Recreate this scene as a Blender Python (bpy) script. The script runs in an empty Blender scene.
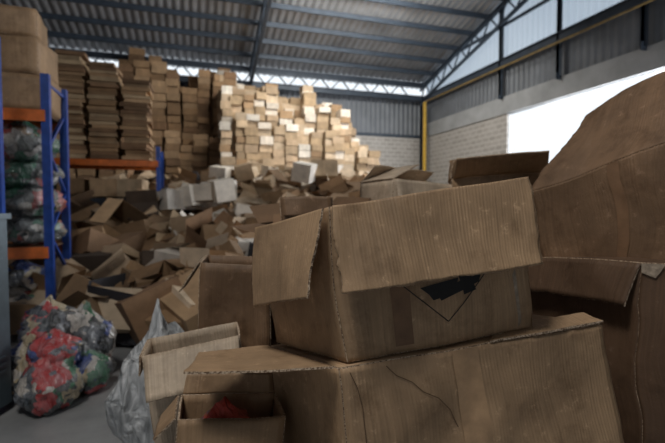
import bpy, bmesh, math, random
from mathutils import Vector, Matrix, noise, Euler

# ------------------------------------------------------------------ frame
TH = math.radians(17.67)
C_, S_ = math.cos(TH), math.sin(TH)
def at(u, d, z):
    """u metres to the right / d metres ahead of the standing point -> building axes"""
    return Vector((u*C_ + d*S_, -u*S_ + d*C_, z))

scene = bpy.context.scene
col = scene.collection
scene.view_settings.view_transform = 'Standard'

# ------------------------------------------------------------------ materials
def newmat(name):
    m = bpy.data.materials.new(name); m.use_nodes = True
    nt = m.node_tree
    b = nt.nodes['Principled BSDF']
    return m, nt, b
def N(nt, t, **kw):
    n = nt.nodes.new(t)
    for k, v in kw.items():
        if k in n.inputs.keys(): n.inputs[k].default_value = v
        else: setattr(n, k, v)
    return n
def L(nt, a, b): nt.links.new(a, b)
def mixc(nt, fac, a, b, mode='MIX'):
    n = nt.nodes.new('ShaderNodeMix'); n.data_type = 'RGBA'; n.blend_type = mode
    for sock, v in ((n.inputs[0], fac), (n.inputs[6], a), (n.inputs[7], b)):
        if hasattr(v, 'links'): L(nt, v, sock)
        elif isinstance(v, (int, float)): sock.default_value = v
        else: sock.default_value = (*v, 1) if len(v) == 3 else v
    return n.outputs[2]
def ramp(nt, src, p0, c0, p1, c1):
    r = nt.nodes.new('ShaderNodeValToRGB')
    e = r.color_ramp.elements
    e[0].position = p0; e[0].color = (*c0, 1); e[1].position = p1; e[1].color = (*c1, 1)
    L(nt, src, r.inputs[0]); return r.outputs[0]

def cardboard(name, base, dirt=0.5, flute=0.35):
    m, nt, b = newmat(name)
    uv = N(nt, 'ShaderNodeUVMap', uv_map='UVMap')
    tc = N(nt, 'ShaderNodeTexCoord')
    n1 = N(nt, 'ShaderNodeTexNoise', Scale=3.0, Detail=5.0, Roughness=0.6); L(nt, tc.outputs['Object'], n1.inputs['Vector'])
    dark = tuple(c*0.66 for c in base)
    lite = tuple(min(1, c*1.14) for c in base)
    c = ramp(nt, n1.outputs[0], 0.32, dark, 0.62, lite)
    # flute show-through, streaks parallel to the flutes, patchy
    mp = N(nt, 'ShaderNodeMapping'); mp.inputs['Scale'].default_value = (95, 1.2, 1); L(nt, uv.outputs[0], mp.inputs[0])
    n2 = N(nt, 'ShaderNodeTexNoise', Scale=1.0, Detail=1.0); L(nt, mp.outputs[0], n2.inputs['Vector'])
    s = ramp(nt, n2.outputs[0], 0.35, (0.86,)*3, 0.62, (1.05,)*3)
    npch = N(nt, 'ShaderNodeTexNoise', Scale=5.0, Detail=2.0); L(nt, tc.outputs['Object'], npch.inputs['Vector'])
    pch = ramp(nt, npch.outputs[0], 0.4, (0.25,)*3, 0.6, (1, 1, 1))
    c = mixc(nt, pch, c, mixc(nt, 1.0, c, s, 'MULTIPLY'))
    n3 = N(nt, 'ShaderNodeTexNoise', Scale=8.0, Detail=8.0, Roughness=0.7); L(nt, tc.outputs['Object'], n3.inputs['Vector'])
    d = ramp(nt, n3.outputs[0], 0.52, (1, 1, 1), 0.70, (0.45, 0.40, 0.35))
    c = mixc(nt, dirt, c, d, 'MULTIPLY')
    n5 = N(nt, 'ShaderNodeTexNoise', Scale=24.0, Detail=9.0, Roughness=0.75); L(nt, tc.outputs['Object'], n5.inputs['Vector'])
    sc = ramp(nt, n5.outputs[0], 0.59, (0, 0, 0), 0.66, (0.55, 0.55, 0.55))
    c = mixc(nt, sc, c, tuple(min(1, q*1.5+0.05) for q in base))
    L(nt, c, b.inputs['Base Color'])
    b.inputs['Roughness'].default_value = 0.58
    b.inputs['Specular IOR Level'].default_value = 0.4
    w = N(nt, 'ShaderNodeTexWave', Scale=32.0, Distortion=0.4, Detail=1.0); L(nt, uv.outputs[0], w.inputs['Vector'])
    mm = N(nt, 'ShaderNodeMath', operation='MULTIPLY'); L(nt, w.outputs['Fac'], mm.inputs[0]); L(nt, n1.outputs[0], mm.inputs[1])
    b1 = N(nt, 'ShaderNodeBump', Strength=flute, Distance=0.002); L(nt, mm.outputs[0], b1.inputs['Height'])
    b3 = N(nt, 'ShaderNodeBump', Strength=0.35, Distance=0.004); L(nt, n2.outputs[0], b3.inputs['Height']); L(nt, b1.outputs[0], b3.inputs['Normal'])
    b4 = N(nt, 'ShaderNodeBump', Strength=0.45, Distance=0.01); L(nt, n3.outputs[0], b4.inputs['Height']); L(nt, b3.outputs[0], b4.inputs['Normal'])
    L(nt, b4.outputs[0], b.inputs['Normal'])
    return m

def edge_mat():
    m, nt, b = newmat('corrugated_edge')
    tc = N(nt, 'ShaderNodeTexCoord')
    n = N(nt, 'ShaderNodeTexNoise', Scale=180.0, Detail=2.0); L(nt, tc.outputs['Object'], n.inputs['Vector'])
    L(nt, ramp(nt, n.outputs[0], 0.4, (0.16, 0.10, 0.06), 0.6, (0.62, 0.49, 0.36)), b.inputs['Base Color'])
    b.inputs['Roughness'].default_value = 0.9
    return m

def plain(name, colr, rough=0.6, metal=0.0, noise_s=6.0, amt=0.3, bump=0.0):
    m, nt, b = newmat(name)
    tc = N(nt, 'ShaderNodeTexCoord')
    n = N(nt, 'ShaderNodeTexNoise', Scale=noise_s, Detail=6.0, Roughness=0.6); L(nt, tc.outputs['Object'], n.inputs['Vector'])
    lo = tuple(c*(1-amt) for c in colr); hi = tuple(min(1, c*(1+amt*0.5)) for c in colr)
    L(nt, ramp(nt, n.outputs[0], 0.3, lo, 0.7, hi), b.inputs['Base Color'])
    b.inputs['Roughness'].default_value = rough; b.inputs['Metallic'].default_value = metal
    if bump:
        bp = N(nt, 'ShaderNodeBump', Strength=0.5, Distance=bump); L(nt, n.outputs[0], bp.inputs['Height']); L(nt, bp.outputs[0], b.inputs['Normal'])
    return m

def vcol_mat(name, rough=0.8, gloss=False):
    m, nt, b = newmat(name)
    a = N(nt, 'ShaderNodeAttribute', attribute_name='Col')
    tc = N(nt, 'ShaderNodeTexCoord')
    n = N(nt, 'ShaderNodeTexNoise', Scale=4.0, Detail=6.0, Roughness=0.65); L(nt, tc.outputs['Object'], n.inputs['Vector'])
    s = ramp(nt, n.outputs[0], 0.3, (0.65,)*3, 0.65, (1.1,)*3)
    L(nt, mixc(nt, 0.9, a.outputs['Color'], s, 'MULTIPLY'), b.inputs['Base Color'])
    b.inputs['Roughness'].default_value = rough
    return m

def bag_mat(name, palette, clear=0.25, scale=10.0):
    """clear film over coloured scraps"""
    m, nt, b = newmat(name)
    tc = N(nt, 'ShaderNodeTexCoord')
    nz = N(nt, 'ShaderNodeTexNoise', Scale=5.0, Detail=4.0); L(nt, tc.outputs['Object'], nz.inputs['Vector'])
    mx = mixc(nt, 0.35, tc.outputs['Object'], nz.outputs['Color'])
    v = N(nt, 'ShaderNodeTexVoronoi', Scale=scale); L(nt, mx, v.inputs['Vector'])
    sep = N(nt, 'ShaderNodeSeparateColor'); L(nt, v.outputs['Color'], sep.inputs[0])
    r = nt.nodes.new('ShaderNodeValToRGB'); r.color_ramp.interpolation = 'CONSTANT'
    e = r.color_ramp.elements
    while len(e) < len(palette): e.new(0.5)
    for i, p in enumerate(palette):
        e[i].position = i/len(palette); e[i].color = (*p, 1)
    L(nt, sep.outputs[0], r.inputs[0])
    mp = N(nt, 'ShaderNodeMapping'); mp.inputs['Scale'].default_value = (1, 1, 0.45); mp.inputs['Rotation'].default_value = (0.3, 0.5, 0.2); L(nt, tc.outputs['Object'], mp.inputs[0])
    n = N(nt, 'ShaderNodeTexNoise', Scale=13.0, Detail=6.0, Distortion=1.2); L(nt, mp.outputs[0], n.inputs['Vector'])
    f = ramp(nt, n.outputs[0], 0.42, (0.06,)*3, 0.68, (clear*2,)*3)
    L(nt, mixc(nt, f, r.outputs[0], (0.42, 0.44, 0.46)), b.inputs['Base Color'])
    b.inputs['Roughness'].default_value = 0.14
    b.inputs['Coat Weight'].default_value = 0.6; b.inputs['Coat Roughness'].default_value = 0.08
    bp = N(nt, 'ShaderNodeBump', Strength=1.0, Distance=0.06); L(nt, n.outputs[0], bp.inputs['Height']); L(nt, bp.outputs[0], b.inputs['Normal']); L(nt, bp.outputs[0], b.inputs['Coat Normal'])
    return m

M_edge = edge_mat()
M_kraft = cardboard('kraft_cardboard', (0.43, 0.285, 0.168), 0.65, 0.5)
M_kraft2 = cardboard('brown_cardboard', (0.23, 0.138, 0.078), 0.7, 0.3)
M_kraft3 = cardboard('pale_cardboard', (0.58, 0.46, 0.34), 0.5, 0.5)
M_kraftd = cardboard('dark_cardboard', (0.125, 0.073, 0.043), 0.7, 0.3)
M_tape = plain('parcel_tape', (0.46, 0.30, 0.175), 0.35, 0, 20, 0.25)
M_tape2 = plain('old_parcel_tape', (0.24, 0.14, 0.08), 0.3, 0, 20, 0.25)
M_torn = plain('torn_paper', (0.42, 0.34, 0.26), 0.95, 0, 60, 0.5, 0.003)
M_ink = plain('black_ink', (0.012, 0.012, 0.014), 0.6, 0, 30, 0.3)
M_crease = plain('cardboard_crease', (0.12, 0.07, 0.04), 0.9, 0, 30, 0.3)
M_mass = vcol_mat('stacked_cardboard')
M_steel = plain('painted_dark_steel', (0.06, 0.08, 0.11), 0.5, 0.2, 3, 0.3)
M_blue = plain('blue_rack_paint', (0.02, 0.075, 0.36), 0.4, 0.1, 8, 0.4)
M_orange = plain('orange_rack_paint', (0.72, 0.17, 0.03), 0.45, 0.0, 8, 0.35)
M_yellow = plain('yellow_pipe_paint', (0.72, 0.45, 0.05), 0.45, 0, 8, 0.3)
M_cab = plain('grey_blue_cabinet_paint', (0.13, 0.17, 0.2), 0.4, 0.3, 4, 0.3)
M_conc = plain('painted_concrete_beam', (0.42, 0.44, 0.46), 0.8, 0, 1.2, 0.25)

# ------------------------------------------------------------------ mesh helpers
def finish(bm, name, mats, smooth=False, loc=None):
    me = bpy.data.meshes.new(name)
    bm.normal_update(); bm.to_mesh(me); bm.free()
    for m in mats: me.materials.append(m)
    if smooth:
        for p in me.polygons: p.use_smooth = True
    o = bpy.data.objects.new(name, me); col.objects.link(o)
    if len(me.vertices):
        xs = [v.co for v in me.vertices]
        c = Vector(((min(v.x for v in xs)+max(v.x for v in xs))/2, (min(v.y for v in xs)+max(v.y for v in xs))/2, min(v.z for v in xs)))
        me.transform(Matrix.Translation(-c)); o.location = c
    return o

FOLD = [(Vector((0.6, 0.3, 0.9)), Vector((0.5, -0.8, 0.1)), 2.7), (Vector((0.9, -0.2, -0.6)), Vector((-0.3, -0.9, 0.2)), 3.3), (Vector((0.2, 0.7, -0.8)), Vector((0.7, -0.6, -0.1)), 2.3), (Vector((-0.8, 0.3, 0.35)), Vector((0.2, -1, 0.15)), 5.1)]
def nd(p, amp, fr=3.0):
    """crushed-board deformation: gentle warp plus straight folds"""
    if amp == 0: return Vector((0, 0, 0))
    r = noise.noise_vector(p*fr)*amp*0.9
    for k, v, f in FOLD:
        t = p.dot(k)*f + noise.noise(p*1.5+k*5)*0.6
        r = r + v*(abs(t-math.floor(t)-0.5)*2-0.5)*amp*0.9
    return r

def bil(c, u, v):
    return (c[0]*(1-u)+c[1]*u)*(1-v) + (c[3]*(1-u)+c[2]*u)*v

def uvlayer(bm):
    return bm.loops.layers.uv.get('UVMap') or bm.loops.layers.uv.new('UVMap')

def panel(bm, c, nu=16, nv=12, t=0.006, wob=0.008, rag=None, mi=0, emi=1, off=0.0, bow=0.0, ragamp=0.006):
    """slab of corrugated board through the 4 corners c (p00,p10,p11,p01)"""
    rag = rag or ''
    uvl = uvlayer(bm)
    nrm = (c[1]-c[0]).cross(c[3]-c[0]).normalized()
    lu = (c[1]-c[0]).length; lv = (c[3]-c[0]).length
    grids = []
    for s in (0.5, -0.5):
        g = []
        for j in range(nv+1):
            row = []
            for i in range(nu+1):
                u, v = i/nu, j/nv
                p = bil(c, u, v)
                k = noise.noise(p*28)+0.6*noise.noise(p*110)
                if 'v' in rag and j == nv: p = p + (c[3]-c[0]).normalized()*k*ragamp*0.7
                if 'u' in rag and i == 0: p = p + (c[1]-c[0]).normalized()*k*ragamp*1.5
                if 'U' in rag and i == nu: p = p + (c[1]-c[0]).normalized()*k*ragamp*1.1
                p = p + nd(p, wob) + nrm*(off + s*t + bow*math.sin(math.pi*u)*math.sin(math.pi*min(1, v)/2*1.0))
                row.append(bm.verts.new(p))
            g.append(row)
        grids.append(g)
    def face(vs, uvs, m):
        f = bm.faces.new(vs); f.material_index = m; f.smooth = (m == mi)
        for l, q in zip(f.loops, uvs): l[uvl].uv = q
    for gi, g in enumerate(grids):
        for j in range(nv):
            for i in range(nu):
                vs = [g[j][i], g[j][i+1], g[j+1][i+1], g[j+1][i]]
                uvs = [(a/nu*lu, b/nv*lv) for a, b in ((i, j), (i+1, j), (i+1, j+1), (i, j+1))]
                if gi: vs.reverse(); uvs.reverse()
                face(vs, uvs, mi)
    a, b = grids
    z4 = [(0, 0)]*4
    for i in range(nu):
        face([a[0][i+1], a[0][i], b[0][i], b[0][i+1]], z4, emi)
        face([a[nv][i], a[nv][i+1], b[nv][i+1], b[nv][i]], z4, emi)
    for j in range(nv):
        face([a[j][0], a[j+1][0], b[j+1][0], b[j][0]], z4, emi)
        face([a[j+1][nu], a[j][nu], b[j][nu], b[j+1][nu]], z4, emi)

def decal(bm, c, pts, mi, off=0.0045, wob=0.008, n=10, uvl=None):
    """thin patch glued on face c; pts = 4 (u,v) face coordinates"""
    nrm = (c[1]-c[0]).cross(c[3]-c[0]).normalized()
    g = []
    for j in range(n+1):
        row = []
        for i in range(n+1):
            a, b = i/n, j/n
            u = (pts[0][0]*(1-a)+pts[1][0]*a)*(1-b)+(pts[3][0]*(1-a)+pts[2][0]*a)*b
            v = (pts[0][1]*(1-a)+pts[1][1]*a)*(1-b)+(pts[3][1]*(1-a)+pts[2][1]*a)*b
            p = bil(c, u, v)
            row.append(bm.verts.new(p + nd(p, wob) + nrm*off))
        g.append(row)
    for j in range(n):
        for i in range(n):
            f = bm.faces.new([g[j][i], g[j][i+1], g[j+1][i+1], g[j+1][i]]); f.material_index = mi; f.smooth = True

def stroke(bm, c, p, q, w, mi, off=0.0045, wob=0.008):
    """thin line on face c from uv p to uv q, width w in metres"""
    lu = (c[1]-c[0]).length; lv = (c[3]-c[0]).length
    d = Vector(((q[0]-p[0])*lu, (q[1]-p[1])*lv)); d.normalize()
    n = Vector((-d.y*w/lu/2, d.x*w/lv/2))
    decal(bm, c, [(p[0]-n.x, p[1]-n.y), (q[0]-n.x, q[1]-n.y), (q[0]+n.x, q[1]+n.y), (p[0]+n.x, p[1]+n.y)], mi, off, wob, 12)

def hexbox(name, top, bot, flaps, mats, closed_top=False, extra=None, wob=0.008, seg=14):
    """carton through 8 corners (0 near,1 right,2 back,3 left). flaps {wall:(angle_deg,length)|(freeA,freeB)}"""
    bm = bmesh.new()
    for i in range(4):
        j = (i+1) % 4
        c = [top[i], top[j], bot[j], bot[i]]
        panel(bm, [c[1], c[0], c[3], c[2]], seg, seg, 0.006, wob)
    panel(bm, [bot[0], bot[1], bot[2], bot[3]], 4, 4, 0.006, wob)
    if closed_top:
        panel(bm, [top[0], top[1], (top[1]+top[2])/2, (top[0]+top[3])/2], seg, 6, 0.006, wob)
        panel(bm, [top[3], top[2], (top[1]+top[2])/2, (top[0]+top[3])/2], seg, 6, 0.006, wob)
    ctr = sum(top, Vector())/4
    for i, fl in flaps.items():
        j = (i+1) % 4
        a, b = top[i], top[j]
        if isinstance(fl[0], (int, float)):
            ang, ln = fl
            up = ((top[i]-bot[i])+(top[j]-bot[j])).normalized()
            out = (b-a).cross(up).normalized()
            if out.dot((a+b)/2-ctr) < 0: out = -out
            r = math.radians(ang)
            dv = (out*math.cos(r)+up*math.sin(r))*ln
            e = (b-a).normalized()*0.012
            fa, fb = a+dv+e, b+dv-e
            o = out*0.008
            panel(bm, [a+o+e*0.3, b+o-e*0.3, fb+o, fa+o], seg, 8, 0.006, wob*1.3, rag='v')
        else:
            fa, fb = fl[0], fl[1]
            a2 = fl[2] if len(fl) > 2 else a
            b2 = fl[3] if len(fl) > 3 else b
            panel(bm, [a2, b2, fb, fa], 60, 34, 0.006, wob*1.1, rag='vuU', bow=0.004)
    if extra: extra(bm, top, bot)
    return finish(bm, name, mats)

def carton(name, u, d, z, w, dp, h, yaw=0, tilt=(0, 0), flaps=None, mats=None, closed=False, wob=0.008, seg=10, extra=None):
    R = Euler((math.radians(tilt[0]), math.radians(tilt[1]), math.radians(yaw)-TH)).to_matrix()
    base = at(u, d, z)
    loc = lambda x, y, zz: base + R @ Vector((x, y, zz))
    hw, hd = w/2, dp/2
    bot = [loc(-hw, -hd, 0), loc(hw, -hd, 0), loc(hw, hd, 0), loc(-hw, hd, 0)]
    top = [loc(-hw, -hd, h), loc(hw, -hd, h), loc(hw, hd, h), loc(-hw, hd, h)]
    lowest = min(p.z for p in bot)
    if lowest < z: 
        sh = Vector((0, 0, z-lowest)); bot = [p+sh for p in bot]; top = [p+sh for p in top]
    return hexbox(name, top, bot, flaps or {}, mats or [M_kraft2, M_edge], closed, extra, wob, seg)

# mass boxes with per-box colour
def mass_box(bm, M, s, c, tape=True, flap=0, rnd=random):
    cl = bm.loops.layers.float_color.get('Col') or bm.loops.layers.float_color.new('Col')
    hx, hy, hz = s[0]/2, s[1]/2, s[2]/2
    def quad(pts, cc):
        f = bm.faces.new([bm.verts.new(M @ Vector(p)) for p in pts])
        for l in f.loops: l[cl] = (*cc, 1)
    P = [(-hx, -hy, -hz), (hx, -hy, -hz), (hx, hy, -hz), (-hx, hy, -hz), (-hx, -hy, hz), (hx, -hy, hz), (hx, hy, hz), (-hx, hy, hz)]
    fs = [(0, 1, 5, 4), (1, 2, 6, 5), (2, 3, 7, 6), (3, 0, 4, 7), (0, 3, 2, 1)]
    if not flap: fs.append((4, 5, 6, 7))
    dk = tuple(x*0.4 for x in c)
    for f in fs: quad([P[i] for i in f], c)
    lt = tuple(min(1, x*1.12) for x in c)
    if tape:
        w = 0.03; e = 0.004
        quad([(-w, -hy-e, -hz), (w, -hy-e, -hz), (w, -hy-e, hz), (-w, -hy-e, hz)], lt)
        if not flap: quad([(-w, -hy, hz+e), (w, -hy, hz+e), (w, hy, hz+e), (-w, hy, hz+e)], lt)
    if flap:
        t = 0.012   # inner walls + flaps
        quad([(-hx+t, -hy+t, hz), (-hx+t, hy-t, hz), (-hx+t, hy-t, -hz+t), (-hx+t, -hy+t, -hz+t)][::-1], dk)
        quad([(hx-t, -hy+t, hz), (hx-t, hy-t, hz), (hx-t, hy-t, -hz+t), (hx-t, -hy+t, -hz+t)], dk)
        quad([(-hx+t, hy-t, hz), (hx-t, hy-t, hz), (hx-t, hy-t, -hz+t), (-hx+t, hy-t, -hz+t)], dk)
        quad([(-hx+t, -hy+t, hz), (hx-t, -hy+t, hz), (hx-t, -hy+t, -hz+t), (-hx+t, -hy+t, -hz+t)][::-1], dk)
        fl = hy*0.9
        for sx, sy in ((0, -1), (0, 1), (1, 0), (-1, 0)):
            a = math.radians(rnd.uniform(-70, 80)); o, up = fl*math.cos(a), fl*math.sin(a)
            if sy: quad([(-hx, sy*hy, hz), (hx, sy*hy, hz), (hx*0.97, sy*(hy+o), hz+up), (-hx*0.97, sy*(hy+o), hz+up)], lt)
            else: quad([(sx*hx, -hy, hz), (sx*hx, hy, hz), (sx*(hx+o), hy*0.97, hz+up), (sx*(hx+o), -hy*0.97, hz+up)], lt)

def beam(bm, a, b, w=0.1, h=None, mi=0):
    h = h or w
    d = (b-a); ln = d.length; d.normalize()
    upv = Vector((0, 0, 1)) if abs(d.z) < 0.95 else Vector((0, 1, 0))
    s = d.cross(upv).normalized(); t = s.cross(d).normalized()
    vs = []
    for p in (a, b):
        for x, y in ((-1, -1), (1, -1), (1, 1), (-1, 1)):
            vs.append(bm.verts.new(p + s*x*w/2 + t*y*h/2))
    for f in ((0, 1, 2, 3), (7, 6, 5, 4), (0, 4, 5, 1), (1, 5, 6, 2), (2, 6, 7, 3), (3, 7, 4, 0)):
        fc = bm.faces.new([vs[i] for i in f]); fc.material_index = mi
def ibeam(bm, a, b, w, h, mi=0):
    beam(bm, a, b, 0.03, h, mi)
    off = Vector((0, 0, h/2))
    beam(bm, a+off, b+off, w, 0.03, mi); beam(bm, a-off, b-off, w, 0.03, mi)

# ------------------------------------------------------------------ room shell
XR, XL, YB, YF = 11.1, -12.0, 19.5, -9.0
YRIDGE = 4.0
def roofz(y): return 7.55 + 0.26*(YB-y) if y > YRIDGE else 7.55+0.26*(YB-YRIDGE) - 0.26*(YRIDGE-y)

# floor
m, nt, b = newmat('worn_concrete_floor')
tc = N(nt, 'ShaderNodeTexCoord')
n = N(nt, 'ShaderNodeTexNoise', Scale=1.3, Detail=8.0, Roughness=0.65); L(nt, tc.outputs['Object'], n.inputs['Vector'])
L(nt, ramp(nt, n.outputs[0], 0.3, (0.19, 0.195, 0.20), 0.7, (0.36, 0.365, 0.37)), b.inputs['Base Color'])
b.inputs['Roughness'].default_value = 0.35
bp = N(nt, 'ShaderNodeBump', Strength=0.3, Distance=0.01); L(nt, n.outputs[0], bp.inputs['Height']); L(nt, bp.outputs[0], b.inputs['Normal'])
bm = bmesh.new()
vs = [bm.verts.new(p) for p in ((XL-.2, YF, 0), (XR+.2, YF, 0), (XR+.2, YB+.2, 0), (XL-.2, YB+.2, 0), (XL-.2, YF, -.2), (XR+.2, YF, -.2), (XR+.2, YB+.2, -.2), (XL-.2, YB+.2, -.2))]
for f in ((0, 1, 2, 3), (7, 6, 5, 4), (0, 4, 5, 1), (1, 5, 6, 2), (2, 6, 7, 3), (3, 7, 4, 0)): bm.faces.new([vs[i] for i in f])
finish(bm, 'floor', [m])

# block wall material
def blockmat():
    m, nt, b = newmat('concrete_block_wall')
    tc = N(nt, 'ShaderNodeTexCoord'); sp = N(nt, 'ShaderNodeSeparateXYZ'); L(nt, tc.outputs['Object'], sp.inputs[0])
    ad = N(nt, 'ShaderNodeMath', operation='ADD'); L(nt, sp.outputs[0], ad.inputs[0]); L(nt, sp.outputs[1], ad.inputs[1])
    cb = N(nt, 'ShaderNodeCombineXYZ'); L(nt, ad.outputs[0], cb.inputs[0]); L(nt, sp.outputs[2], cb.inputs[1])
    br = N(nt, 'ShaderNodeTexBrick', Scale=1.0); L(nt, cb.outputs[0], br.inputs['Vector'])
    br.inputs['Color1'].default_value = (0.38, 0.36, 0.34, 1); br.inputs['Color2'].default_value = (0.47, 0.45, 0.43, 1)
    br.inputs['Mortar'].default_value = (0.6, 0.59, 0.57, 1)
    br.inputs['Mortar Size'].default_value = 0.02; br.inputs['Brick Width'].default_value = 0.4; br.inputs['Row Height'].default_value = 0.2
    L(nt, br.outputs[0], b.inputs['Base Color']); b.inputs['Roughness'].default_value = 0.9
    return m
M_block = blockmat()
M_sid = plain('dull_metal_siding', (0.20, 0.22, 0.25), 0.5, 0.1, 1.0, 0.25)
M_roof = plain('galvanised_roof_sheet', (0.44, 0.45, 0.47), 0.45, 0.35, 0.8, 0.3)
m, nt, b = newmat('translucent_siding')
for nn in list(nt.nodes):
    if nn.type == 'BSDF_PRINCIPLED': nt.nodes.remove(nn)
tr = N(nt, 'ShaderNodeBsdfTranslucent'); tr.inputs[0].default_value = (0.62, 0.70, 0.78, 1)
df = N(nt, 'ShaderNodeBsdfDiffuse'); df.inputs[0].default_value = (0.5, 0.54, 0.58, 1)
mxs = N(nt, 'ShaderNodeMixShader'); mxs.inputs[0].default_value = 0.4
L(nt, tr.outputs[0], mxs.inputs[1]); L(nt, df.outputs[0], mxs.inputs[2]); L(nt, mxs.outputs[0], nt.nodes['Material Output'].inputs[0])
M_trans = m

def slab(bm, lo, hi, mi=0):
    x0, y0, z0 = lo; x1, y1, z1 = hi
    vs = [bm.verts.new(p) for p in ((x0, y0, z0), (x1, y0, z0), (x1, y1, z0), (x0, y1, z0), (x0, y0, z1), (x1, y0, z1), (x1, y1, z1), (x0, y1, z1))]
    for f in ((3, 2, 1, 0), (4, 5, 6, 7), (0, 1, 5, 4), (1, 2, 6, 5), (2, 3, 7, 6), (3, 0, 4, 7)):
        fc = bm.faces.new([vs[i] for i in f]); fc.material_index = mi

def corr(bm, p0, along, ln, up0, up1, nrm, period=0.25, depth=0.035, mi=0, topfn=None):
    n = int(ln/period*4); prev = None
    for i in range(n+1):
        s = i*ln/n; k = (0, 1, 1, 0)[i % 4]
        base = p0 + along*s + nrm*depth*k
        t = topfn(base) if topfn else up1
        a = bm.verts.new((base.x, base.y, up0)); b_ = bm.verts.new((base.x, base.y, t))
        if prev:
            f = bm.faces.new([prev[0], a, b_, prev[1]]); f.material_index = mi
        prev = (a, b_)

# back wall : block 0-4.95, siding 4.95-7.05, open ventilation slot above
bm = bmesh.new()
slab(bm, (XL, YB, 0), (XR, YB+0.2, 4.95), 0)
corr(bm, Vector((XL, YB+0.08, 0)), Vector((1, 0, 0)), XR-XL, 4.95, 7.0, Vector((0, -1, 0)), mi=1)
slab(bm, (XL, YB-0.02, 4.85), (XR, YB+0.1, 5.0), 2)
finish(bm, 'wall_back', [M_block, M_sid, M_steel])
# left wall
bm = bmesh.new()
slab(bm, (XL-0.2, YF, 0), (XL, YB, 4.95), 0)
corr(bm, Vector((XL-0.08, YF, 0)), Vector((0, 1, 0)), YB-YF, 4.95, 7.4, Vector((1, 0, 0)), mi=1, topfn=lambda p: roofz(p.y))
finish(bm, 'wall_left', [M_block, M_sid])
# front wall (behind the viewer) with a loading door opening
bm = bmesh.new()
slab(bm, (XL, YF-0.2, 0), (-6.0, YF, 5.0), 0); slab(bm, (-2.0, YF-0.2, 0), (XR, YF, 5.0), 0)
corr(bm, Vector((XL, YF-0.1, 0)), Vector((1, 0, 0)), XR-XL, 5.0, roofz(YF), Vector((0, 1, 0)), mi=1)
finish(bm, 'wall_front', [M_block, M_sid])
# right wall (gable) with large opening
OY0, OY1, OZ0, OZ1 = 2.0, 13.4, 2.5, 4.9
bm = bmesh.new()
slab(bm, (XR, YF, 0), (XR+0.2, YB+.2, OZ0), 0)
slab(bm, (XR, OY1, OZ0), (XR+0.2, YB+.2, OZ1), 0)
slab(bm, (XR, YF, OZ0), (XR+0.2, OY0, OZ1), 0)
slab(bm, (XR-0.06, YF, OZ1), (XR+0.26, YB, 5.55), 2)
corr(bm, Vector((XR+0.08, YF, 0)), Vector((0, 1, 0)), YB-YF, 5.55, 6.75, Vector((-1, 0, 0)), mi=1)
corr(bm, Vector((XR+0.10, YF, 0)), Vector((0, 1, 0)), YB-YF, 6.75, 9, Vector((-1, 0, 0)), mi=3, topfn=lambda p: roofz(p.y))
finish(bm, 'wall_right', [M_block, M_sid, M_conc, M_trans])
# window frame
bm = bmesh.new()
for z in (OZ0, OZ1): beam(bm, Vector((XR+0.1, OY0, z)), Vector((XR+0.1, OY1, z)), 0.1, 0.07)
for y in (OY0, OY1): beam(bm, Vector((XR+0.1, y, OZ0)), Vector((XR+0.1, y, OZ1)), 0.1, 0.07)
finish(bm, 'window_1', [M_conc])

# roof (named ceiling), corrugated down-slope
bm = bmesh.new()
per = 0.28; n = int((XR-XL+0.6)/per*4); prev = None
for i in range(n+1):
    x = XL-0.3+i*(XR-XL+0.6)/n; k = (0, 1, 1, 0)[i % 4]*0.05
    a = [bm.verts.new((x, y, roofz(y)+0.02+k)) for y in (YB+0.5, YRIDGE, YF)]
    if prev:
        for q in range(2): bm.faces.new([prev[q], prev[q+1], a[q+1], a[q]])
    prev = a
finish(bm, 'ceiling', [M_roof])

# purlins
bm = bmesh.new()
y = YB-0.15
while y > YF:
    z = roofz(y)-0.10
    beam(bm, Vector((XL, y, z)), Vector((XR, y, z)), 0.07, 0.18)
    y -= 1.0
finish(bm, 'roof_purlins', [M_steel])
# rafters
def rafter(x):
    bm = bmesh.new()
    for y0, y1 in ((YB, YRIDGE), (YRIDGE, YF)):
        a = Vector((x, y0, roofz(y0)-0.27)); b_ = Vector((x, y1, roofz(y1)-0.27))
        ibeam(bm, a, b_, 0.14, 0.14)
        dn = Vector((0, 0, -0.65))
        beam(bm, a+dn, b_+dn, 0.12, 0.1)
        k = 16
        for i in range(k):
            p = a.lerp(b_, i/k); q = a.lerp(b_, (i+0.5)/k); r = a.lerp(b_, (i+1)/k)
            beam(bm, p+dn, q, 0.05); beam(bm, q, r+dn, 0.05)
    finish(bm, 'roof_truss', [M_steel])
for x in (XR-0.25, 2.35, -6.4): rafter(x)
# eave girder along back wall
bm = bmesh.new()
for z, w in ((6.75, 0.22), (7.35, 0.12)): ibeam(bm, Vector((XL, YB-0.35, z)), Vector((XR-0.4, YB-0.35, z)), 0.16, w)
x = XL
while x < XR-1.2:
    beam(bm, Vector((x, YB-0.35, 6.8)), Vector((x+0.5, YB-0.35, 7.35)), 0.05)
    beam(bm, Vector((x+0.5, YB-0.35, 7.35)), Vector((x+1.0, YB-0.35, 6.8)), 0.05)
    x += 1.0
finish(bm, 'eave_girder', [M_steel])
# right wall steelwork
bm = bmesh.new()
ibeam(bm, Vector((XR-0.2, YF, 6.75)), Vector((XR-0.2, YB, 6.75)), 0.2, 0.24)
beam(bm, Vector((XR-0.05, YF, 8.2)), Vector((XR-0.05, YB-2, 8.2)), 0.08, 0.1)
for y in (13.6, 10.9, 8.2, 5.5, 2.8, -2.6):
    ibeam(bm, Vector((XR-0.16, y, 5.55)), Vector((XR-0.16, y, roofz(y)-0.3)), 0.2, 0.2)
finish(bm, 'wall_girt_frame', [M_steel])
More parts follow.
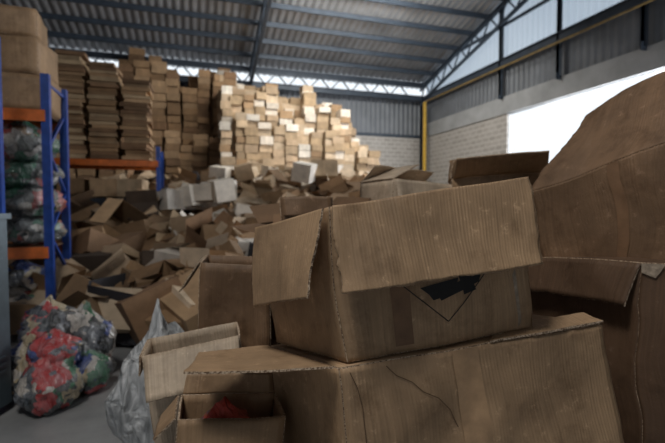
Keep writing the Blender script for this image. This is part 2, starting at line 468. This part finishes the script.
# columns in the back wall
for x in (XR-0.35, 2.35, -6.4):
    bm = bmesh.new()
    ibeam(bm, Vector((x, YB-0.35, 0)), Vector((x, YB-0.35, 6.5)), 0.2, 0.2)
    finish(bm, 'steel_column', [M_steel])
# yellow pipe : riser + thin dull run along the wall
def pipe(name, pts, rad, mat):
    cu = bpy.data.curves.new(name, 'CURVE'); cu.dimensions = '3D'; cu.bevel_depth = rad; cu.bevel_resolution = 4
    sp = cu.splines.new('POLY'); sp.points.add(len(pts)-1)
    for i, p in enumerate(pts): sp.points[i].co = (*p, 1)
    o = bpy.data.objects.new(name, cu); cu.materials.append(mat); col.objects.link(o)
M_ypd = plain('aged_yellow_paint', (0.36, 0.25, 0.09), 0.5, 0, 3, 0.5)
pipe('yellow_gas_riser', [(XR-0.5, 18.6, 0), (XR-0.5, 18.6, 6.45)], 0.085, M_yellow)
pipe('yellow_gas_pipe', [(XR-0.5, 18.6, 6.45), (XR-0.38, 18.4, 6.52), (XR-0.38, -5, 6.52)], 0.03, M_ypd)

# ------------------------------------------------------------------ far stacks
PALE = [(0.58, 0.43, 0.28), (0.52, 0.38, 0.24), (0.64, 0.50, 0.35), (0.46, 0.33, 0.20), (0.56, 0.41, 0.27)]
BRN = [(0.36, 0.225, 0.12), (0.29, 0.175, 0.09), (0.42, 0.275, 0.155), (0.24, 0.14, 0.075)]
WHT = [(0.85, 0.78, 0.68), (0.8, 0.71, 0.60), (0.78, 0.73, 0.66)]
def stack(name, x0, x1, layers, hfn, cols, size, seed, jit=0.05):
    r = random.Random(seed); bm = bmesh.new()
    for (y, hs) in layers:
        x = x0
        while x < x1:
            w = size[0]*r.uniform(0.85, 1.2); z = 0; H = hfn(x)*hs*r.uniform(0.94, 1.05)
            cx = 0
            while z < H:
                h = size[2]*r.choice((0.85, 1, 1, 1.15)); 
                cx += r.uniform(-jit, jit)*0.6; cx *= 0.9
                M = Matrix.Translation((x+w/2+cx, y+r.uniform(-jit, jit), z+h/2)) @ Matrix.Rotation(r.uniform(-0.1, 0.1), 4, 'Z')
                c = r.choice(cols); k = r.uniform(0.72, 1.12)
                mass_box(bm, M, (w*0.95, size[1], h*0.95), tuple(min(1, q*k) for q in c), r.random() < 0.5)
                z += h
            x += w+r.uniform(0.0, 0.04)
    return finish(bm, name, [M_mass])
def h_l(x):
    return 6.75 + 0.35*math.sin(x*2.3) - (0.4 if x < -3.5 else 0)
stack('brown_carton_wall', -8.5, 1.4, [(18.6, 1.0), (17.9, 0.97), (17.2, 0.6)], h_l, BRN, (0.50, 0.5, 0.26), 11, 0.07)
def h_r(x):
    if x < 2.6: return 6.45
    if x < 4.6: return 6.0+0.25*math.sin(x*3.1)
    if x < 5.6: return 5.8
    if x < 6.8: return 5.2-(x-5.6)*0.9
    return 4.1-(x-6.8)*1.3
stack('pale_carton_wall', 0.9, 8.4, [(18.5, 1.0), (17.9, 0.98), (17.3, 0.93), (16.7, 0.86), (16.1, 0.72), (15.5, 0.45), (14.9, 0.36)], h_r, PALE*2+BRN[2:3]+WHT[:2], (0.44, 0.5, 0.27), 23, 0.08)

# ------------------------------------------------------------------ scrap heap
def heap_into(bm, n, area, hfn, seed, size=(0.25, 0.55), cols=None, open_p=0.3, floorz=0.0, flat=0.3, kr=(0.6, 1.2), tilt=0.45):
    r = random.Random(seed)
    for i in range(n):
        u = r.uniform(area[0], area[1]); d = r.uniform(area[2], area[3])
        H = hfn(u, d)
        if H <= 0.05: continue
        lay = 1.0 if r.random() < 0.6 else r.random()
        s = Vector((r.uniform(*size), r.uniform(*size)*0.8, r.uniform(*size)*0.7))
        kind = r.random()
        if kind < flat: s.z = r.uniform(0.02, 0.05)
        E = Euler((r.gauss(0, tilt), r.gauss(0, tilt), r.uniform(0, 6.28)))
        if kind < flat*0.3: E.x = r.uniform(0.9, 1.4)
        p = at(u, d, H*lay)
        M = Matrix.Translation(p) @ E.to_matrix().to_4x4()
        low = min((M @ Vector((a*s.x/2, b*s.y/2, c*s.z/2))).z for a in (-1, 1) for b in (-1, 1) for c in (-1, 1))
        if low < floorz: M = Matrix.Translation((0, 0, floorz-low+0.002)) @ M
        c = r.choice(cols); k = r.uniform(*kr)
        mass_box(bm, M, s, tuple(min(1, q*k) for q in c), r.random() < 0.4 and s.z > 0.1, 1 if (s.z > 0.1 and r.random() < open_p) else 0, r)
MIX = BRN*4 + PALE + [(0.5, 0.38, 0.26), (0.05, 0.05, 0.06), WHT[1], (0.10, 0.07, 0.05)]
def hA(u, d):
    left = -3.75*d/5.6 if d > 5.6 else -3.1
    e = min(1, max(0, (u-left)/0.6))
    t = max(0, (d-4.3)/1.0)
    return e*min(0.3+0.22*t*1.0, 2.1)*min(1, t) + 0.12*math.sin(u*3)*min(1, t)
bm = bmesh.new()
heap_into(bm, 560, (-6.2, 1.2, 4.4, 13.5), hA, 5, (0.4, 0.75), MIX, 0.2, 0, 0.10, (0.5, 1.15), 0.38)
heap_into(bm, 120, (-3.1, 0.3, 4.5, 8.0), hA, 51, (0.4, 0.7), MIX, 0.3, 0, 0.10, (0.5, 1.15), 0.38)
heap_into(bm, 12, (-3.1, -2.1, 8.2, 8.6), lambda u, d: 1.60+0.22*(u+3), 9, (0.45, 0.62), WHT, 0.0, 0, 0.0, (0.95, 1.15), 0.12)
heap_into(bm, 26, (-3.4, 0.6, 10.5, 13.0), lambda u, d: 2.35, 29, (0.5, 0.7), WHT+PALE[:3], 0.1, 0, 0.0, (0.9, 1.1), 0.2)
heap_into(bm, 8, (-2.6, -1.0, 6.2, 7.6), lambda u, d: hA(u, d)+0.2, 19, (0.35, 0.5), WHT, 0.3, 0, 0.2, (0.8, 1.0))
finish(bm, 'scrap_cardboard_pile', [M_mass])
bm = bmesh.new()
def hB(u, d): return max(0, min(1.2, (d-1.9)*3))
heap_into(bm, 130, (-0.2, 2.3, 2.45, 4.2), hB, 8, (0.35, 0.6), BRN, 0.3)
finish(bm, 'discarded_carton_pile', [M_mass])

# ------------------------------------------------------------------ racks (square to the building)
def rack(name, u, d, w, dep, h, levels):
    """front right foot at (u,d); runs w metres along the back wall direction, dep metres deep"""
    bm = bmesh.new(); o = at(u, d, 0)
    P = lambda x, y, z: o + Vector((x, y, z))
    for x in (-w, 0):
        for y in (0, dep):
            beam(bm, P(x, y, 0), P(x, y, h), 0.085, 0.08, 0)
            beam(bm, P(x, y, 0), P(x, y, 0.012), 0.14, 0.14, 0)
        z = 0.15; k = 0
        while z+0.5 < h:
            a, b_ = (0, dep) if k % 2 == 0 else (dep, 0)
            beam(bm, P(x, a, z), P(x, b_, z+0.5), 0.035, 0.035, 0); z += 0.5; k += 1
        for z in (0.15, h*0.5, h-0.1): beam(bm, P(x, 0, z), P(x, dep, z), 0.035, 0.035, 0)
    for z in levels:
        for y in (-0.03, dep+0.03): beam(bm, P(-w, y, z), P(0, y, z), 0.05, 0.13, 1)
        beam(bm, P(-w/2, 0, z+0.05), P(-w/2, dep, z+0.05), w-0.06, 0.02, 2)
    return finish(bm, name, [M_blue, M_orange, M_kraftd])
rack('pallet_rack', -3.30, 5.0, 2.4, 0.7, 3.0, (0.95, 2.52))
rack('pallet_rack', -3.75, 9.3, 2.6, 0.95, 2.75, (0.75, 2.38))
rack('pallet_rack', -2.95, 3.35, 1.8, 0.8, 3.1, (2.6,))
R1 = at(-3.30, 5.0, 0); R2 = at(-3.75, 9.3, 0)
def r1(x, y, z): return R1 + Vector((x, y, z))
def r2(x, y, z): return R2 + Vector((x, y, z))

# flat bundle columns on far rack
r = random.Random(3); bm = bmesh.new()
for k in range(4):
    H = (2.2, 2.1, 1.95, 1.7)[k]
    z = 2.46
    while z < 2.46+H:
        t = r.uniform(0.05, 0.10)
        M = Matrix.Translation(r2(-2.3+k*0.62+r.uniform(-.03, .03), 0.48+r.uniform(-.04, .04), z+t/2)) @ Matrix.Rotation(r.uniform(-.08, .08), 4, 'Z')
        c = r.choice(BRN+PALE[3:4]); kk = r.uniform(0.7, 1.35)
        mass_box(bm, M, (0.54*r.uniform(.88, 1.05), 0.8, t*0.88), tuple(q*kk for q in c), False)
        z += t
finish(bm, 'flattened_carton_bundles', [M_mass])
# cartons stacked on top of near rack
def carton_at(p, w, dp, h, yaw, mats, flaps=None):
    R = Matrix.Rotation(math.radians(yaw), 3, 'Z')
    f = lambda x, y, z: p + R @ Vector((x, y, z))
    q = [(-w/2, -dp/2), (w/2, -dp/2), (w/2, dp/2), (-w/2, dp/2)]
    return hexbox('cardboard_box', [f(x, y, h) for x, y in q], [f(x, y, 0) for x, y in q], flaps or {}, mats, True, None, 0.012, 6)
M_kraftm = cardboard('kraft_carton', (0.36, 0.235, 0.135), 0.5, 0.2)
for (x, z, w, h, yaw) in ((-0.30, 2.60, 0.60, 0.40, 4), (-1.0, 2.60, 0.66, 0.45, -3), (-0.35, 3.02, 0.58, 0.40, -5), (-1.03, 3.07, 0.62, 0.40, 3), (-0.38, 3.44, 0.5, 0.32, 6), (-1.05, 3.49, 0.5, 0.36, 6), (-1.7, 2.60, 0.6, 0.5, 0)):
    carton_at(r1(x, 0.36, z), w, 0.6, h, yaw, [M_kraftm, M_edge], {0: (-80, 0.1)} if h == 0.45 else {})
r = random.Random(13)
bm = bmesh.new()
for i in range(12):
    M = Matrix.Translation(r2(-2.3+i % 4*0.58, 0.45, 0.83+0.2+(i//4)*0.42)) @ Matrix.Rotation(r.uniform(-.15, .15), 4, 'Z')
    mass_box(bm, M, (0.5, 0.6, 0.38), r.choice(BRN+PALE+WHT[:1]+[(0.08, 0.2, 0.12), (0.05, 0.06, 0.08)]), True)
finish(bm, 'rack_cartons', [M_mass])

# ------------------------------------------------------------------ bags
def bag(bm, ctr, rad, seed, knot=True, sub=4):
    tmp = bmesh.new(); bmesh.ops.create_icosphere(tmp, subdivisions=sub, radius=1.0)
    off = Vector((seed*3.1, seed*1.7, seed*0.9))
    base = ctr.z-rad[2]
    mp = {}
    for v in tmp.verts:
        n = v.co.normalized()
        q = n*1.6+off
        k = 1 + 0.28*noise.noise(q) + 0.14*(1-abs(noise.noise(q*2.3))*2) + 0.10*(1-2*abs(noise.noise(q*5)))
        p = Vector((n.x*rad[0], n.y*rad[1], n.z*rad[2]))*k
        if knot and n.z > 0.6:
            f = (n.z-0.6)/0.4; p.x *= (1-0.75*f); p.y *= (1-0.75*f); p.z += rad[2]*0.4*f*f
        w = ctr+p
        if w.z < base+rad[2]*0.12: w.z = base+rad[2]*0.02+0.002
        mp[v.index] = bm.verts.new(w)
    for f in tmp.faces:
        g = bm.faces.new([mp[v.index] for v in f.verts]); g.smooth = True
    tmp.free()
M_bagc = bag_mat('colourful_scrap_bag', [(0.03, 0.04, 0.05), (0.45, 0.03, 0.03), (0.14, 0.15, 0.17), (0.03, 0.16, 0.07), (0.45, 0.36, 0.22), (0.04, 0.07, 0.25), (0.03, 0.03, 0.03), (0.55, 0.5, 0.45), (0.06, 0.06, 0.06)], 0.2, 10)
M_bagg = bag_mat('clear_film_bag', [(0.12, 0.13, 0.12), (0.35, 0.33, 0.30), (0.06, 0.07, 0.07), (0.28, 0.2, 0.13), (0.18, 0.19, 0.19), (0.04, 0.16, 0.09), (0.35, 0.05, 0.04), (0.5, 0.48, 0.45)], 0.22, 8)
def bags(name, lst, mat):
    bm = bmesh.new()
    for i, (p, a, b_, c) in enumerate(lst): bag(bm, p+Vector((0, 0, c)), (a, b_, c), i+len(name))
    return finish(bm, name, [mat])
bags('scrap_plastic_bags', [(at(-2.08, 3.12, 0), .17, .16, .17), (at(-1.98, 3.42, 0), .17, .16, .15), (at(-2.38, 3.35, 0), .2, .2, .2), (at(-2.12, 3.25, 0.22), .16, .15, .14), (at(-2.3, 3.5, 0.3), .2, .18, .18), (at(-2.12, 3.65, 0.0), .2, .2, .28)], M_bagc)
lst = []
rr = random.Random(2)
for lv, zz in enumerate((1.02, 1.36, 1.70, 2.02)):
    for k in range(4): lst.append((r1(-0.34-k*0.52+rr.uniform(-.06, .06), 0.35+rr.uniform(-.08, .08), zz), .31*rr.uniform(.85, 1.1), .34, .2*rr.uniform(.85, 1.1)))
bags('clear_plastic_bags', lst, M_bagg)
lst = []
for k in range(4): lst.append((r1(-0.36-k*0.55, 0.35, 0), .28, .33, .24)); lst.append((r1(-0.4-k*0.55, 0.35, 0.42), .26, .3, .18))
bags('colourful_plastic_bags', lst, M_bagc)
# white translucent sack
m, nt, b = newmat('white_poly_sack')
b.inputs['Roughness'].default_value = 0.3
b.inputs['Transmission Weight'].default_value = 0.15
tc = N(nt, 'ShaderNodeTexCoord'); mpn = N(nt, 'ShaderNodeMapping'); mpn.inputs['Scale'].default_value = (9, 9, 2.2); L(nt, tc.outputs['Object'], mpn.inputs[0])
n = N(nt, 'ShaderNodeTexNoise', Scale=1.5, Detail=4.0, Distortion=2.0); L(nt, mpn.outputs[0], n.inputs['Vector'])
bp = N(nt, 'ShaderNodeBump', Strength=1.0, Distance=0.06); L(nt, n.outputs[0], bp.inputs['Height']); L(nt, bp.outputs[0], b.inputs['Normal'])
L(nt, ramp(nt, n.outputs[0], 0.35, (0.38, 0.40, 0.42), 0.65, (0.88, 0.9, 0.92)), b.inputs['Base Color'])
M_sack = m
bm = bmesh.new(); bag(bm, at(-1.02, 2.5, 0.36), (0.22, 0.2, 0.36), 5)
finish(bm, 'white_plastic_sack', [M_sack])

# grey steel cabinet, far left
bm = bmesh.new()
c0 = at(-2.70, 2.85, 0)
R = Matrix.Translation(c0) @ Matrix.Rotation(-TH, 4, 'Z')
def lslab(lo, hi, mi=0):
    n0 = len(bm.verts); slab(bm, lo, hi, mi); bm.verts.ensure_lookup_table()
    for v in bm.verts[n0:]: v.co = R @ v.co
lslab((-0.35, -0.25, 0.06), (0.35, 0.25, 1.4)); lslab((-0.37, -0.27, 1.4), (0.37, 0.27, 1.44))
for x in (-0.3, 0.24): 
    for y in (-0.2, 0.14): lslab((x, y, 0), (x+0.06, y+0.06, 0.06))
lslab((-0.34, -0.262, 0.1), (-0.005, -0.25, 1.37)); lslab((0.005, -0.262, 0.1), (0.34, -0.25, 1.37))
lslab((-0.05, -0.28, 0.7), (-0.03, -0.262, 0.85)); lslab((0.03, -0.28, 0.7), (0.05, -0.262, 0.85))
for z in (0.3, 0.35, 0.4, 1.1, 1.15, 1.2): lslab((-0.3, -0.268, z), (-0.08, -0.262, z+0.02)); lslab((0.08, -0.268, z), (0.3, -0.262, z+0.02)); lslab((0.35, -0.2, z), (0.358, 0.2, z+0.02))
finish(bm, 'steel_cabinet', [M_cab])

# ------------------------------------------------------------------ hero cartons
W1 = 0.0085
# main open carton
top = [at(-0.012, 1.15, 1.495), at(0.582, 1.295, 1.578), at(0.34, 1.65, 1.50), at(-0.25, 1.49, 1.42)]
bot = [at(0.036, 1.15, 1.072), at(0.598, 1.30, 1.128), at(0.37, 1.64, 1.10), at(-0.197, 1.49, 1.02)]
def ex_main(bm, t, b):
    c = [t[0], t[1], b[1], b[0]]
    nrm = (c[1]-c[0]).cross(c[3]-c[0]); s = -1 if nrm.y > 0 else 1
    o = 0.0055*s
    stroke(bm, c, (0.25, 0.5), (0.53, 0.85), 0.003, 2, o, W1); stroke(bm, c, (0.53, 0.85), (0.84, 0.46), 0.003, 2, o, W1)
    decal(bm, c, [(0.40, 0.61), (0.60, 0.575), (0.585, 0.64), (0.44, 0.66)], 2, o*1.05, W1)
    decal(bm, c, [(0.48, 0.66), (0.74, 0.53), (0.71, 0.62), (0.50, 0.71)], 2, o*1.1, W1)
    decal(bm, c, [(0.60, 0.55), (0.66, 0.53), (0.69, 0.67), (0.62, 0.69)], 2, o*1.15, W1)
    decal(bm, c, [(0.43, 0.64), (0.52, 0.62), (0.55, 0.68), (0.46, 0.70)], 2, o*1.2, W1)
    decal(bm, c, [(0.245, 0.5), (0.345, 0.5), (0.35, 0.96), (0.255, 0.96)], 3, o*0.9, W1)
    decal(bm, c, [(0.905, 0.62), (0.925, 0.58), (0.93, 0.95), (0.915, 0.98)], 4, o*0.9, W1)
flM = {0: (at(0.034, 1.065, 1.275), at(0.592, 1.195, 1.336), at(-0.008, 1.143, 1.497), at(0.588, 1.287, 1.581)),
       3: (at(-0.26, 1.40, 1.165), at(-0.056, 1.080, 1.262), at(-0.268, 1.48, 1.418), at(-0.03, 1.145, 1.49)),
       1: (-70, 0.18), 2: (-80, 0.22)}
hexbox('cardboard_box', top, bot, flM, [M_kraft, M_edge, M_ink, M_tape2, M_torn], False, ex_main, W1, 34)

# lower carton
top = [at(0.014, 1.125, 1.062), at(0.81, 1.29, 1.142), at(0.57, 1.66, 1.09), at(-0.22, 1.50, 1.00)]
bot = [at(0.075, 1.11, 0.50), at(0.93, 1.25, 0.54), at(0.69, 1.62, 0.52), at(-0.15, 1.46, 0.50)]
def ex_low(bm, t, b):
    c = [t[0], t[1], b[1], b[0]]
    nrm = (c[1]-c[0]).cross(c[3]-c[0]); s = -1 if nrm.y > 0 else 1
    o = 0.0055*s
    decal(bm, c, [(0.40, 0.0), (0.50, 0.0), (0.49, 1), (0.39, 1)], 3, o, W1, n=34)
    pts = [(0.16, 0.02), (0.19, 0.07), (0.24, 0.11), (0.27, 0.16), (0.32, 0.2), (0.36, 0.27), (0.38, 0.36)]
    for p, q in zip(pts, pts[1:]): stroke(bm, c, p, q, 0.0024, 2, o, W1)
    pts = [(0.03, 0.02), (0.05, 0.1), (0.06, 0.2), (0.055, 0.5)]
    for p, q in zip(pts, pts[1:]): stroke(bm, c, p, q, 0.002, 2, o, W1)
flL = {3: (at(-0.42, 1.36, 1.03), at(-0.395, 1.13, 1.055), at(-0.23, 1.49, 1.005), at(0.0, 1.12, 1.067)),
       0: (at(0.50, 1.31, 1.108), at(0.80, 1.36, 1.155), at(0.45, 1.21, 1.112), at(0.812, 1.285, 1.152))}
hexbox('cardboard_box', top, bot, flL, [M_kraft, M_edge, M_crease, M_tape], True, ex_low, W1, 34)
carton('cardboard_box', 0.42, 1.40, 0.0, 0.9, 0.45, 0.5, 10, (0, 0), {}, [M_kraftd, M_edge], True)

# right hand tall cartons
top = [at(1.02, 1.42, 1.31), at(1.30, 1.22, 1.33), at(1.55, 1.75, 1.30), at(0.86, 1.93, 1.27)]
bot = [at(1.03, 1.42, 0.58), at(1.33, 1.20, 0.58), at(1.56, 1.75, 0.58), at(0.90, 1.93, 0.58)]
def ex_r2(bm, t, b):
    c = [t[0], t[1], b[1], b[0]]
    nrm = (c[1]-c[0]).cross(c[3]-c[0]); s = -1 if nrm.y > 0 else 1
    decal(bm, c, [(-0.02, 0.0), (0.16, 0.0), (0.10, 0.06), (0.0, 0.04)], 2, 0.009*s, wob=0.018)
hexbox('cardboard_box', top, bot, {3: (-75, 0.15)}, [M_kraftd, M_edge, M_torn], True, ex_r2, 0.018, 40)
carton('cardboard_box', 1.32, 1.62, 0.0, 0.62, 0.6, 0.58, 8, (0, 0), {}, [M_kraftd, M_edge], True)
top = [at(0.86, 1.86, 1.555), at(1.25, 1.38, 1.765), at(1.62, 1.70, 1.80), at(1.25, 2.15, 1.60)]
bot = [at(0.895, 1.83, 1.262), at(1.22, 1.38, 1.30), at(1.6, 1.68, 1.30), at(1.22, 2.12, 1.27)]
def ex_r(bm, t, b):
    c = [t[0], t[1], b[1], b[0]]
    nrm = (c[1]-c[0]).cross(c[3]-c[0]); s = -1 if nrm.y > 0 else 1
    decal(bm, c, [(0.50, 0), (0.56, 0), (0.56, 1), (0.50, 1)], 3, 0.0065*s, wob=0.02)
flR = {0: (at(1.13, 1.95, 1.90), at(1.46, 1.56, 2.10)), 1: (60, 0.2), 2: (80, 0.2)}
hexbox('cardboard_box', top, bot, flR, [M_kraft2, M_edge, M_crease, M_tape2], False, ex_r, 0.02, 44)

# cartons behind
carton('cardboard_box', 0.46, 2.75, 1.26, 0.46, 0.4, 0.36, 24, (0, 4), {0: (-75, .16), 1: (-60, .16), 2: (150, .2), 3: (150, .2)}, [M_kraft3, M_edge], True)
carton('cardboard_box', 1.05, 2.75, 1.28, 0.52, 0.4, 0.38, -12, (0, -4), {0: (35, .18), 2: (110, .16), 1: (-20, .16), 3: (100, .12)}, [M_kraftm, M_edge])
carton('cardboard_box', -0.14, 2.3, 1.18, 0.26, 0.3, 0.36, 5, (0, 0), {0: (-80, .1)}, [M_kraft2, M_edge], True)
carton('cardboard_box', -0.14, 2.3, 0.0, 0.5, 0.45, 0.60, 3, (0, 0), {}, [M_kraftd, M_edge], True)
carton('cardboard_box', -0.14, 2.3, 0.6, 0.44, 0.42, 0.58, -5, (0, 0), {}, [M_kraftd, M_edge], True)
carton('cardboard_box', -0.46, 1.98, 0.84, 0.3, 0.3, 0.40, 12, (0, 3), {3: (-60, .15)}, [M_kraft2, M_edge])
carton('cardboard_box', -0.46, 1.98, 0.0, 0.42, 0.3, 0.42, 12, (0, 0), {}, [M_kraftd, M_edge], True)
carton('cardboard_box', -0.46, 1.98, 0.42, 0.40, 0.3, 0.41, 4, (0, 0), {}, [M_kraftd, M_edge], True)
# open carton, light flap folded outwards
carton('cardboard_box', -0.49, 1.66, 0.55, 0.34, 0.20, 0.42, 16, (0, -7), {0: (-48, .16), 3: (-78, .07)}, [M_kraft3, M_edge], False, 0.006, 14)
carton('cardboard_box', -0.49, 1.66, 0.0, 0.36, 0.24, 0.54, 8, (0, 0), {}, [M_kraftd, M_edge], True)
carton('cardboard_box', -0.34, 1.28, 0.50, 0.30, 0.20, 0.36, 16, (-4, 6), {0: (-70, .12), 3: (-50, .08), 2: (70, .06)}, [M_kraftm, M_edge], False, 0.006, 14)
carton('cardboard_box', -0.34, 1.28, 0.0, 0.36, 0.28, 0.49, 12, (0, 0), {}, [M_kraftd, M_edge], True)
M_red = bag_mat('red_wrapper_film', [(0.7, 0.03, 0.02), (0.6, 0.05, 0.03), (0.1, 0.08, 0.3), (0.7, 0.05, 0.03)], 0.03, 12)
bm = bmesh.new(); bag(bm, at(-0.33, 1.28, 0.79), (0.08, 0.06, 0.09), 3, True, 3); finish(bm, 'red_plastic_wrapper', [M_red])

# ------------------------------------------------------------------ lights
w = bpy.data.worlds.new('World'); scene.world = w; w.use_nodes = True
bg = w.node_tree.nodes['Background']; bg.inputs[0].default_value = (0.88, 0.94, 1.0, 1); bg.inputs[1].default_value = 1.15
def area(name, loc, target, sx, sy, power, colr):
    l = bpy.data.lights.new(name, 'AREA'); l.shape = 'RECTANGLE'; l.size = sx; l.size_y = sy; l.energy = power; l.color = colr
    o = bpy.data.objects.new(name, l); col.objects.link(o); o.location = loc
    o.rotation_euler = (Vector(target)-Vector(loc)).to_track_quat('-Z', 'Y').to_euler(); return o
area('window_daylight', (XR+0.5, 8.0, 3.9), (0, 10, 2.0), 9, 2.3, 850, (0.97, 0.98, 1.0))
area('added_overhead_lamp', (5.0, 12.3, 8.3), (5.0, 16.5, 2.0), 5, 1.5, 480, (1.0, 0.96, 0.88))  # added area lamp under the closed roof, brightens the pale stack
area('added_overhead_lamp', (-1.2, 0.1, 6.0), (0.35, 1.25, 1.3), 1.0, 1.0, 135, (1.0, 0.96, 0.90))  # added key lamp above the hero cartons; no roof opening here

cam = bpy.data.cameras.new('camera'); co = bpy.data.objects.new('camera', cam); col.objects.link(co)
co.location = (0, 0, 1.5); co.rotation_euler = (math.radians(90-2.2), 0, -TH)
cam.sensor_width = 36; cam.lens = 23.28; cam.clip_start = 0.05
cam.dof.use_dof = True; cam.dof.focus_distance = 1.2; cam.dof.aperture_fstop = 2.8
scene.camera = co
